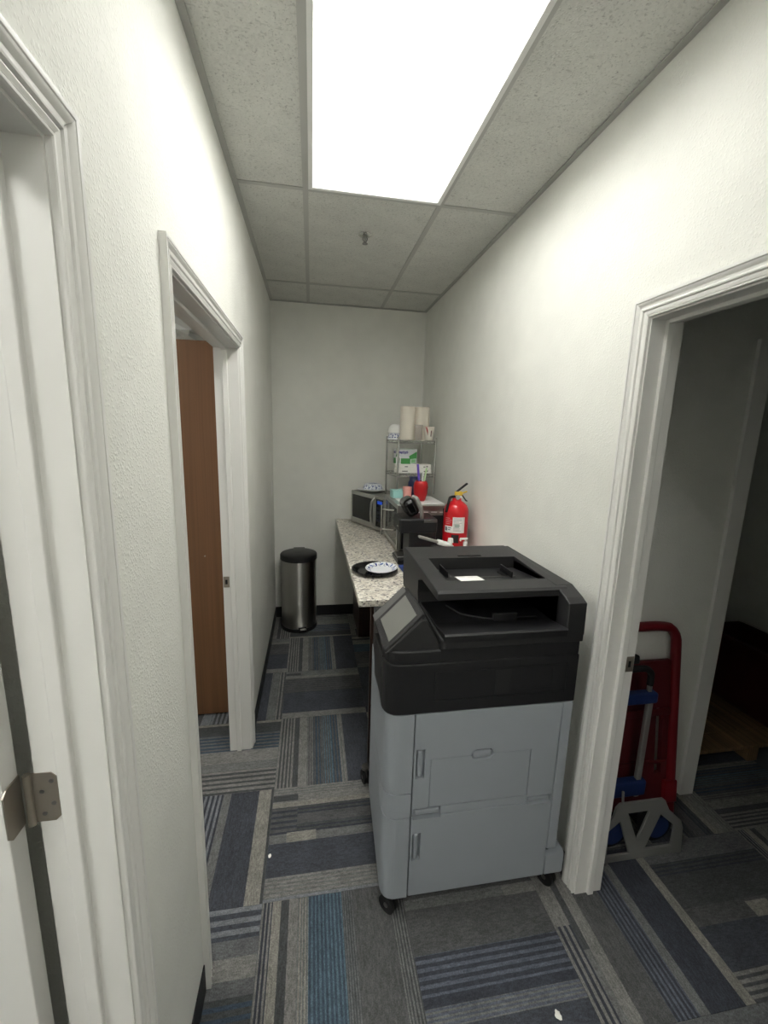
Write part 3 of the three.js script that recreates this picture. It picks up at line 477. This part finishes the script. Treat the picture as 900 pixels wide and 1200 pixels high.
{
  const g = thing('drinking_glass', 'clear drinking glass in front of the paper towel rolls', 'glass', onRack(0.168, -0.033, RK.top));
  mk('glass_wall', lathe([[0, 0], [0.027, 0], [0.031, 0.115], [0.029, 0.115], [0.0255, 0.006], [0, 0.006]], 36), M.glass, g);
  const cupTex = canvasTex(256, 128, (c, w, h) => { c.fillStyle = '#ece6da'; c.fillRect(0, 0, w, h); c.strokeStyle = '#a8322c'; c.lineWidth = 6; c.beginPath(); c.moveTo(150, 20); c.lineTo(160, 52); c.lineTo(146, 84); c.lineTo(172, 100); c.stroke(); c.fillStyle = '#5b3430'; c.fillRect(172, 78, 14, 10); c.fillRect(196, 96, 9, 8); c.fillStyle = '#8e2a28'; c.beginPath(); c.arc(166, 60, 9, 0, 7); c.fill(); });
  solo('paper_cup', lathe([[0, 0], [0.029, 0], [0.040, 0.098], [0.0415, 0.1], [0.0395, 0.1025], [0.038, 0.099], [0.0275, 0.003], [0, 0.003]], 36), std({ map: cupTex, roughness: 0.7 }), 'white paper cup with red print on the wire rack', 'cup', onRack(0.250, -0.022, RK.top), R(89));
  const bowlUp = (r, h) => { const p = []; for (let k = 0; k <= 12; k++) { const t = k / 12 * Math.PI / 2; p.push([r * Math.cos(t) ** 0.75, h * Math.sin(t)]); } p[12][0] = 0; for (let k = 12; k >= 0; k--) p.push([Math.max(0, p[k][0] - 0.0025), Math.max(0, p[k][1] - 0.0025)]); return lathe(p, 44); };
  const b0 = onRack(0.048, -0.232, RK.top);
  const low = solo('serving_bowl', bowlUp(0.059, 0.066), blueMat, 'blue patterned bowl upturned on the wire rack', 'bowl', [b0[0], b0[1], b0[2]]);
  solo('serving_bowl', bowlUp(0.0585, 0.070), M.white, 'plain white bowl upturned over the blue patterned bowl', 'bowl', [b0[0], b0[1] + 0.050, b0[2]]);
  // tissue box and wrap boxes
  const tb = canvasTex(256, 192, (c, w, h) => { c.fillStyle = '#dfe1e2'; c.fillRect(0, 0, w, h); c.fillStyle = '#4c9c52'; c.fillRect(20, 120, 150, 72); c.beginPath(); c.moveTo(150, 90); c.lineTo(256, 30); c.lineTo(256, 120); c.lineTo(160, 130); c.fill(); c.fillStyle = '#8cc08d'; c.fillRect(180, 130, 60, 50); c.strokeStyle = '#4a3f8f'; c.lineWidth = 9; c.beginPath(); for (let k = 0; k < 5; k++) c.arc(26 + k * 24, 42 + 5 * (k % 2), 10, k, k + 4.6); c.stroke(); });
  solo('tissue_box', rbox(-0.078, 0.078, 0, 0.115, -0.055, 0.055, 0.003), std({ map: tb, roughness: 0.6 }), 'green and white tissue box standing on the wrap boxes in the rack', 'box', [...onRack(0.105, -0.14, RK.mid + 0.066)], RK.t);
  for (let k = 0; k < 2; k++) { const at = onRack(0.150 + 0.006 * k, -0.08 - 0.02 * k, RK.mid + k * 0.033); const o = thing('wrap_box', ['long white kitchen wrap box on the middle wire shelf', 'long white kitchen wrap box stacked on another wrap box'][k], 'box', at, RK.t + 0.02 * k, 'wrap boxes on the wire rack'); mk('carton', rbox(-0.138 + 0.008 * k, 0.138, 0, 0.0325, -0.042, 0.042, 0.002), M.paper, o); for (const g of [box(-0.10 + 0.02 * k, -0.055, 0.012, 0.018, 0.0415, 0.0424), box(0.075, 0.09, 0.01, 0.016, 0.0415, 0.0424), box(0.098, 0.112, 0.012, 0.02, 0.0415, 0.0424)]) mk('print', g, M.greyDark, o, 'small dark print'); }
  solo('tape_dispenser', [tube([[-0.012, 0.002, 0], [-0.014, 0.05, 0], [0.0, 0.062, 0], [0.016, 0.05, 0], [0.016, 0.002, 0]], 0.005, 30, 8), rbox(-0.02, 0.022, 0, 0.01, -0.012, 0.012, 0.003)], M.white, 'small white looped holder at the edge of the middle wire shelf', 'holder', onRack(0.012, -0.03, RK.mid + 0.066).map((v, i) => v), RK.t);
}

// ---------------------------------------------------------------- coffee maker
{
  const o = thing('coffee_maker', 'black single-serve coffee maker with raised lid handle in front of the oven', 'coffee maker', [0.95, CT, -2.44]);
  wk('tower', rbox(0.905, 1.075, CT + 0.03, CT + 0.20, -2.58, -2.41, 0.012, 3), M.black, o);
  wk('brew_head', rbox(0.838, 1.070, CT + 0.198, CT + 0.288, -2.58, -2.38, 0.014, 3), M.black, o);
  wk('base', rbox(0.838, 1.075, CT, CT + 0.032, -2.58, -2.40, 0.008, 2), M.blackDeep, o);
  wk('drip_tray', rbox(0.842, 0.902, CT + 0.032, CT + 0.044, -2.55, -2.43, 0.004, 2), M.steelDark, o);
  const lid = rbox(-0.04, 0.04, -0.055, 0.055, -0.075, 0.075, 0.030, 5).rotateZ(R(28)).translate(0.913, CT + 0.350, -2.47);
  wk('lid', lid, M.gloss, o, 'glossy black lid tipped open');
  wk('lid_handle', tube([[0.912, CT + 0.418, -2.40], [0.935, CT + 0.408, -2.385], [0.958, CT + 0.36, -2.38], [0.972, CT + 0.315, -2.385], [0.975, CT + 0.293, -2.40]], 0.0125, 40, 12).scale(1, 1, 1), M.alu, o, 'silver lid handle');
  wk('trim_band', rbox(0.985, 1.065, CT + 0.265, CT + 0.283, -2.3808, -2.3785, 0.001, 1), M.steelDark, o);
  wk('switch', rbox(0.836, 0.84, CT + 0.232, CT + 0.238, -2.45, -2.42, 0.001, 1), M.steel, o);
}
solo('notebook', [rbox(-0.075, 0.075, 0, 0.012, -0.13, 0.13, 0.002), box(-0.071, 0.0755, 0.0125, 0.0135, -0.126, 0.126)], std({ map: canvasTex(64, 64, (c) => { c.fillStyle = '#2a3f7d'; c.fillRect(0, 0, 64, 64); c.fillStyle = '#d9dde6'; c.fillRect(0, 40, 64, 12); }), roughness: 0.6 }), 'blue notebook on the counter by the coffee maker', 'notebook', [0.918, CT, -2.245], 0.06);

// ---------------------------------------------------------------- tray and plate on the counter
solo('serving_tray', lathe([[0, 0], [0.092, 0], [0.10, 0.004], [0.124, 0.019], [0.132, 0.021], [0.132, 0.023], [0.122, 0.0215], [0.099, 0.0065], [0.091, 0.0028], [0, 0.0028]], 56), std({ color: 0x101011, roughness: 0.16 }), 'glossy black round tray on the counter', 'tray', [0.682, CT, -2.288]);
{
  const tx = canvasTex(512, 512, (c, w) => { c.fillStyle = '#eceef1'; c.fillRect(0, 0, w, w); c.translate(256, 256); for (let k = 0; k < 14; k++) { c.save(); c.rotate(k / 14 * Math.PI * 2); c.fillStyle = k % 2 ? '#2c3f83' : '#5b73ae'; c.beginPath(); c.ellipse(205, 0, 34, 15, k, 0, 7); c.fill(); c.strokeStyle = '#24336d'; c.lineWidth = 7; c.beginPath(); c.arc(190, 26, 20, 0.5, 4); c.stroke(); c.fillStyle = '#1f2c60'; c.beginPath(); c.arc(236, 22, 9, 0, 7); c.fill(); c.restore(); } });
  const g = plate(0.092, 0.017), p = g.attributes.position, uv = new Float32Array(p.count * 2); for (let i = 0; i < p.count; i++) { uv[2 * i] = 0.5 + p.getX(i) / 0.184; uv[2 * i + 1] = 0.5 + p.getZ(i) / 0.184; } g.setAttribute('uv', new THREE.BufferAttribute(uv, 2));
  solo('paper_plate', g, std({ map: tx, roughness: 0.55 }), 'blue floral paper plate lying on the black tray', 'plate', [0.722, CT + 0.0075, -2.292]).rotation.set(0, 0.5, 0.05);
}

// ---------------------------------------------------------------- fire extinguisher and bottles
{
  const o = thing('fire_extinguisher', 'red fire extinguisher standing on the counter against the right wall', 'fire extinguisher', [1.187, CT, -2.40]);
  const r = 0.074;
  const body = mk('cylinder', lathe([[0, 0.004], [r - 0.008, 0], [r, 0.008], [r, 0.325], [r * 0.97, 0.345], [r * 0.84, 0.368], [r * 0.6, 0.385], [0.028, 0.394], [0.025, 0.41], [0, 0.41]], 48), M.red, o);
  const lt = canvasTex(512, 256, (c, w, h) => { c.fillStyle = '#e8e6e2'; c.fillRect(0, 0, w, h); c.fillStyle = '#c4101c'; c.fillRect(0, 0, 215, 150); c.fillStyle = '#8f8f92'; for (let k = 0; k < 12; k++) c.fillRect(240, 18 + k * 18, 120 + 110 * hash(k, 3, 5), 6); c.fillStyle = '#c9a1a1'; for (let k = 0; k < 4; k++) c.fillRect(16, 20 + k * 30, 120 + 60 * hash(k, 8, 5), 8); c.fillStyle = '#6f747c'; c.fillRect(20, 170, 70, 60); c.fillRect(110, 170, 80, 14); c.fillRect(110, 200, 60, 14); c.fillStyle = '#9fb0a8'; c.fillRect(270, 110, 110, 56); });
  const lab = new THREE.CylinderGeometry(r + 0.0006, r + 0.0006, 0.095, 40, 1, true, R(-75), R(100)).translate(0, 0.258, 0);
  mk('label', lab, std({ map: lt, roughness: 0.45, side: THREE.DoubleSide }), body, 'white and red instruction label');
  mk('strap', new THREE.CylinderGeometry(r + 0.001, r + 0.001, 0.05, 24, 1, true, R(-35), R(34)).translate(0, 0.175, 0), std({ color: 0x2b2a2c, roughness: 0.6, side: THREE.DoubleSide }), body, 'dark patch below the label');
  const v = mk('valve', [cyl(0.016, 0.016, 0.045, [0, 0.40, 0], 20), rbox(-0.014, 0.030, 0.425, 0.450, -0.012, 0.012, 0.004)], M.yellow, o, 'brass coloured valve');
  mk('lever', [rbox(-0.006, 0.082, -0.004, 0.005, -0.010, 0.010, 0.003).rotateZ(R(38)).translate(-0.004, 0.448, 0)], M.rubber, v, 'black squeeze lever');
  mk('lever', [rbox(-0.006, 0.060, -0.004, 0.004, -0.009, 0.009, 0.003).rotateZ(R(20)).translate(0.004, 0.430, 0)], M.yellow, v);
  mk('gauge', [rod([-0.004, 0.418, 0.012], [-0.004, 0.418, 0.03], 0.014, 18)], M.chrome, o);
  mk('hose', tube([[-0.012, 0.42, 0], [-0.045, 0.415, 0.01], [-0.062, 0.385, 0.03], [-0.072, 0.33, 0.03]], 0.008, 30, 10), M.rubber, o);
  mk('pin', tube([[0.028, 0.433, 0], [0.050, 0.40, 0.01], [0.062, 0.392, 0.01]], 0.004, 20, 8), M.rubber, o);
}
solo('storage_box', [rbox(0.014, 0.088, 0, 0.16, -0.05, 0.05, 0.006)], M.blackDeep, 'black pod box on the counter behind the copier under the scoop', 'box', [0.985, CT, -2.22]);
{
  const bottle = (r, h) => lathe([[0, 0], [r * 0.94, 0], [r, 0.006], [r, h * 0.62], [r * 0.75, h * 0.76], [r * 0.36, h * 0.82], [r * 0.36, h * 0.9], [0, h * 0.9]], 32);
  const a = thing('lotion_bottle', 'white bottle in front of the fire extinguisher', 'bottle', [1.105, CT, -2.235]);
  mk('body', bottle(0.032, 0.205), M.white, a); mk('cap', cyl(0.017, 0.014, 0.024, [0, 0.18, 0], 20), M.white, a);
  const b = thing('pump_bottle', 'white pump bottle between extinguisher and copier', 'bottle', [1.19, CT, -2.225]);
  mk('body', bottle(0.030, 0.185), M.white, b);
  mk('pump', [cyl(0.012, 0.012, 0.02, [0, 0.165, 0], 18), cyl(0.004, 0.004, 0.02, [0, 0.183, 0], 10), rbox(-0.032, 0.012, 0.198, 0.208, -0.008, 0.008, 0.003), rbox(-0.034, -0.026, 0.190, 0.203, -0.005, 0.005, 0.002)], M.white, b);
  const k = thing('scoop', 'grey and white long-handled scoop lying behind the copier', 'scoop', [1.0, CT + 0.20, -2.2], 0);
  k.rotation.z = -0.28;
  mk('blade', rbox(-0.095, 0.03, -0.007, 0.007, -0.018, 0.018, 0.006, 3), M.alu, k); mk('grip', rbox(0.015, 0.09, -0.013, 0.013, -0.022, 0.022, 0.01, 3), M.white, k);
}

// ---------------------------------------------------------------- step bin
{
  const o = thing('trash_can', 'round stainless steel step bin with black lid in the corner', 'trash can', [0.218, 0, -3.60]), r = 0.150;
  mk('body', lathe([[r - 0.004, 0.03], [r, 0.034], [r, 0.622], [r - 0.003, 0.626]], 64), M.binSteel, o);
  mk('base_ring', lathe([[0, 0.002], [r + 0.004, 0.002], [r + 0.006, 0.006], [r + 0.006, 0.030], [r + 0.001, 0.034], [0, 0.034]], 56), M.black, o);
  mk('lid', lathe([[r + 0.001, 0.622], [r + 0.006, 0.626], [r + 0.006, 0.664], [r, 0.672], [r * 0.86, 0.680], [r * 0.5, 0.686], [0, 0.688]], 56), M.black, o, 'black plastic lid');
  mk('hinge_block', rbox(-0.05, 0.05, 0.60, 0.676, -r - 0.018, -r + 0.02, 0.006), M.black, o);
  mk('pedal', [rbox(-0.028, 0.028, 0.032, 0.042, r - 0.01, r + 0.045, 0.003), rbox(-0.034, 0.034, 0.004, 0.05, r - 0.02, r + 0.008, 0.003)].map((g) => g.rotateY(R(12))), M.blackDeep, o, 'black foot pedal');
  mk('pedal_tread', rbox(-0.024, 0.024, 0.0415, 0.0435, r + 0.012, r + 0.042, 0.001, 1).rotateY(R(12)), M.steel, o, 'steel pedal tread');
}

// ---------------------------------------------------------------- switch, sprinkler
{
  const s = thing('light_switch', 'white light switch plate on the left wall near the end wall', 'light switch', [0, 1.225, -3.60]);
  mk('plate', rbox(0, 0.006, -0.058, 0.058, -0.036, 0.036, 0.002), M.white, s); mk('rocker', rbox(0.004, 0.009, -0.032, 0.032, -0.016, 0.016, 0.002), M.white, s);
  const k = thing('sprinkler', 'chrome fire sprinkler head in the ceiling beyond the light', 'sprinkler', [0.615, H + 0.003, -2.48]);
  mk('escutcheon', lathe([[0, 0], [0.034, 0], [0.036, -0.003], [0.026, -0.010], [0.014, -0.012], [0, -0.012]], 36), M.chrome, k);
  mk('frame_arms', [tube([[-0.007, -0.010, 0], [-0.012, -0.024, 0], [0, -0.044, 0]], 0.0025, 16, 8), tube([[0.007, -0.010, 0], [0.012, -0.024, 0], [0, -0.044, 0]], 0.0025, 16, 8), rod([0, -0.010, 0], [0, -0.044, 0], 0.0028, 8)], M.steelDark, k);
  mk('deflector', cyl(0.015, 0.015, 0.0022, [0, -0.047, 0], 24), M.steelDark, k);
}

// ---------------------------------------------------------------- beyond the far left doorway
{
  const o = thing('brown_cabinet', 'tall plain brown wooden cabinet seen through the far left doorway', 'cabinet', [-0.58, 0, -2.65]);
  wk('carcass', uvBox(box(-1.03, -0.115 - 0.02, 0.002, 2.15, -2.87, -2.445)), M.brown, o);
  wk('door', uvBox(rbox(-1.03, -0.585, 0.012, 2.148, -2.445, -2.427, 0.002)), M.brown, o);
  wk('door', uvBox(rbox(-0.582, -0.136, 0.012, 2.148, -2.445, -2.427, 0.002)), M.brown, o);
  wk('knob', [rod([-0.262, 1.0, -2.428], [-0.262, 1.0, -2.420], 0.004, 12)], M.nickel, o);
  // crumpled clear plastic on top
  const g = new THREE.SphereGeometry(1, 30, 20), p = g.attributes.position;
  for (let i = 0; i < p.count; i++) { const x = p.getX(i), y = p.getY(i), z = p.getZ(i); const n = 1 + 0.35 * (vnoise(x * 6 + 20, y * 6 + z * 4 + 20, 999, 201) - 0.5) + 0.28 * (vnoise(x * 13 + 30, z * 13 + y * 9 + 30, 999, 202) - 0.5); p.setXYZ(i, x * n * 0.36, Math.max(0, (y * n * 0.55 + 0.45) * 0.28), z * n * 0.17); }
  const gb = toCreasedNormals(g, 0.25);
  solo('plastic_bag', gb, M.plasticFilm, 'crumpled clear plastic wrap lying on top of the brown cabinet', 'plastic wrap', [-0.46, 2.151, -2.62]);
}

// ---------------------------------------------------------------- side room: trucks
{
  const lean = 0.128;                                     // the platform truck leans back on the wall
  const o = thing('platform_truck', 'dark red folded platform truck leaning against the side room wall', 'platform truck', [1.69, 0.002, -1.385]); o.rotation.x = -lean;
  const f = (x) => x - 1.66;   
  mk('handle_frame', tube([[f(1.885), 0.06, 0], [f(1.885), 0.5, 0], [f(1.885), 0.78, 0], [f(1.882), 0.865, 0], [f(1.85), 0.908, 0], [f(1.78), 0.918, 0], [f(1.66), 0.918, 0], [f(1.54), 0.918, 0], [f(1.47), 0.908, 0], [f(1.438), 0.865, 0], [f(1.436), 0.78, 0], [f(1.436), 0.06, 0]], 0.021, 90, 14), M.redFrame, o, 'bent red tube handle');
  mk('deck', cut(rbox(f(1.462), f(1.862), 0.08, 0.765, -0.016, 0.006, 0.005), box(f(1.795), f(1.83), 0.25, 0.55, -0.1, 0.1)), M.redDeck, o);
  for (const g of [rbox(f(1.47), f(1.85), 0.30, 0.315, 0.005, 0.013, 0.003), rbox(f(1.49), f(1.86), 0.52, 0.55, 0.005, 0.015, 0.003)]) mk('deck_rib', g, M.redDeck, o);
  for (const x of [1.47, 1.87]) mk('bracket', rbox(f(x) - 0.032, f(x) + 0.032, 0.12, 0.22, -0.03, 0.025, 0.006), M.redFrame, o);
  for (const x of [1.49, 1.83]) mk('wheel', [rod([f(x), 0.040, 0.0], [f(x) + 0.028, 0.040, 0.0], 0.035, 24)], M.rubber, o);
  mk('catch', [rbox(f(1.668), f(1.70), 0.757, 0.795, -0.016, 0.012, 0.008)], M.rubber, o);
  const h = thing('hand_truck', 'folding aluminium hand truck with cut-out toe plate and blue fittings', 'hand truck', [1.672, 0, -1.272]);
  const sh = new THREE.Shape([[-0.185, 0], [0.193, 0], [0.190, 0.115], [0.178, 0.148], [0.115, 0.205], [0.092, 0.250], [0.078, 0.262], [-0.118, 0.262], [-0.135, 0.245], [-0.145, 0.205], [-0.180, 0.165], [-0.185, 0.14]].map((q) => new THREE.Vector2(...q)));
  const hole = (pts) => sh.holes.push(new THREE.Path(pts.map((q) => new THREE.Vector2(...q))));
  hole([[-0.160, 0.03], [-0.058, 0.03], [-0.112, 0.182], [-0.160, 0.145]]); hole([[-0.078, 0.215], [0.022, 0.215], [-0.026, 0.085]]); hole([[0.012, 0.038], [0.140, 0.038], [0.148, 0.128], [0.075, 0.19]]);
  mk('toe_plate', ext(sh, 0.010, 0.002).rotateX(-0.06), M.alu, h);
  mk('pole', [rbox(-0.012, 0.012, 0.0, 0.47, -0.010, 0.010, 0.005).translate(0.010, 0.22, -0.076), rbox(-0.008, 0.008, 0, 0.11, -0.008, 0.008, 0.004).translate(0.0, 0.66, -0.076)], M.alu, h);
  mk('pole', [rbox(-0.012, 0.012, 0.0, 0.47, -0.010, 0.010, 0.005).translate(-0.150, 0.22, -0.076), rbox(-0.008, 0.008, 0, 0.11, -0.008, 0.008, 0.004).translate(-0.145, 0.66, -0.076)], M.alu, h);
  mk('grip', tube([[0.0, 0.74, -0.076], [-0.003, 0.79, -0.076], [-0.03, 0.812, -0.076], [-0.115, 0.812, -0.076], [-0.142, 0.79, -0.076], [-0.145, 0.74, -0.076]], 0.013, 40, 12), M.rubber, h, 'black loop grip');
  mk('crossbar', rbox(-0.185, 0.030, 0.665, 0.712, -0.094, -0.054, 0.010, 3), M.bluePlastic, h, 'blue plastic crossbar');
  mk('lower_bracket', rbox(-0.185, 0.04, 0.235, 0.305, -0.094, -0.054, 0.010, 3), M.bluePlastic, h, 'blue plastic bracket');
  for (const x of [-0.112, 0.100]) { const wgrp = mk('wheel', rod([x, 0.096, -0.034], [x, 0.096, -0.062], 0.072, 32), M.rubber, h); mk('hub', rod([x, 0.096, -0.026], [x, 0.096, -0.064], 0.050, 24), M.bluePlastic, wgrp, 'blue wheel hub'); mk('fender', new THREE.TorusGeometry(0.076, 0.007, 8, 24, Math.PI * 0.6).rotateZ(0.7).translate(x, 0.096, -0.030), M.alu, wgrp); }
  mk('latch_pin', rod([-0.104, 0.25, -0.01], [-0.108, 0.312, -0.014], 0.005, 8), M.alu, h);
}
{
  const o = thing('low_platform', 'low wooden platform on the floor of the dark closet', 'platform', [2.7, 0, -2.1]);
  for (let k = 0; k < 6; k++) wk('plank', uvBox(rbox(2.2, 3.2, 0.085, 0.105, -1.77 - k * 0.122, -1.651 - k * 0.122, 0.003)).rotateY(0), M.oak, o);
  for (const x of [2.32, 2.7, 3.1]) wk('bearer', box(x - 0.03, x + 0.03, 0.002, 0.0845, -2.37, -1.66), M.oak, o);
  const b = thing('storage_bin', 'dark red storage bin on the low wooden platform', 'bin', [3.03, 0.106, -1.98]);
  mk('body', cut(rbox(-0.14, 0.14, 0, 0.42, -0.25, 0.25, 0.02, 3), box(-0.12, 0.12, 0.03, 0.6, -0.23, 0.23)), std({ color: 0x3c0d0e, roughness: 0.5 }), b); mk('rim', [rbox(-0.15, 0.15, 0.40, 0.42, 0.24, 0.262, 0.006), rbox(-0.15, 0.15, 0.40, 0.42, -0.262, -0.24, 0.006), rbox(-0.155, -0.135, 0.40, 0.42, -0.25, 0.25, 0.006), rbox(0.135, 0.155, 0.40, 0.42, -0.25, 0.25, 0.006)], std({ color: 0x3c0d0e, roughness: 0.5 }), b);
}
// ---------------------------------------------------------------- litter
for (const [x, z, s, l] of [[0.156, -1.49, 0.006, 'tiny white scrap on the carpet seam by the far left doorway'], [1.055, -0.867, 0.009, 'small white scrap on dark carpet in front of the copier']]) {
  const g = new THREE.IcosahedronGeometry(s, 1), p = g.attributes.position; for (let i = 0; i < p.count; i++) { const k = 0.75 + 0.5 * hash(Math.round(p.getX(i) * 1e5), Math.round(p.getY(i) * 1e5 + p.getZ(i) * 3e5), 7); p.setXYZ(i, p.getX(i) * k, Math.max(-0.0005, p.getY(i) * k * 0.5), p.getZ(i) * k * 1.4); } g.computeVertexNormals();
  solo('paper_scrap', g, M.paper, l, 'scrap', [x, 0.0006, z]);
}
renderer.render(scene, camera);
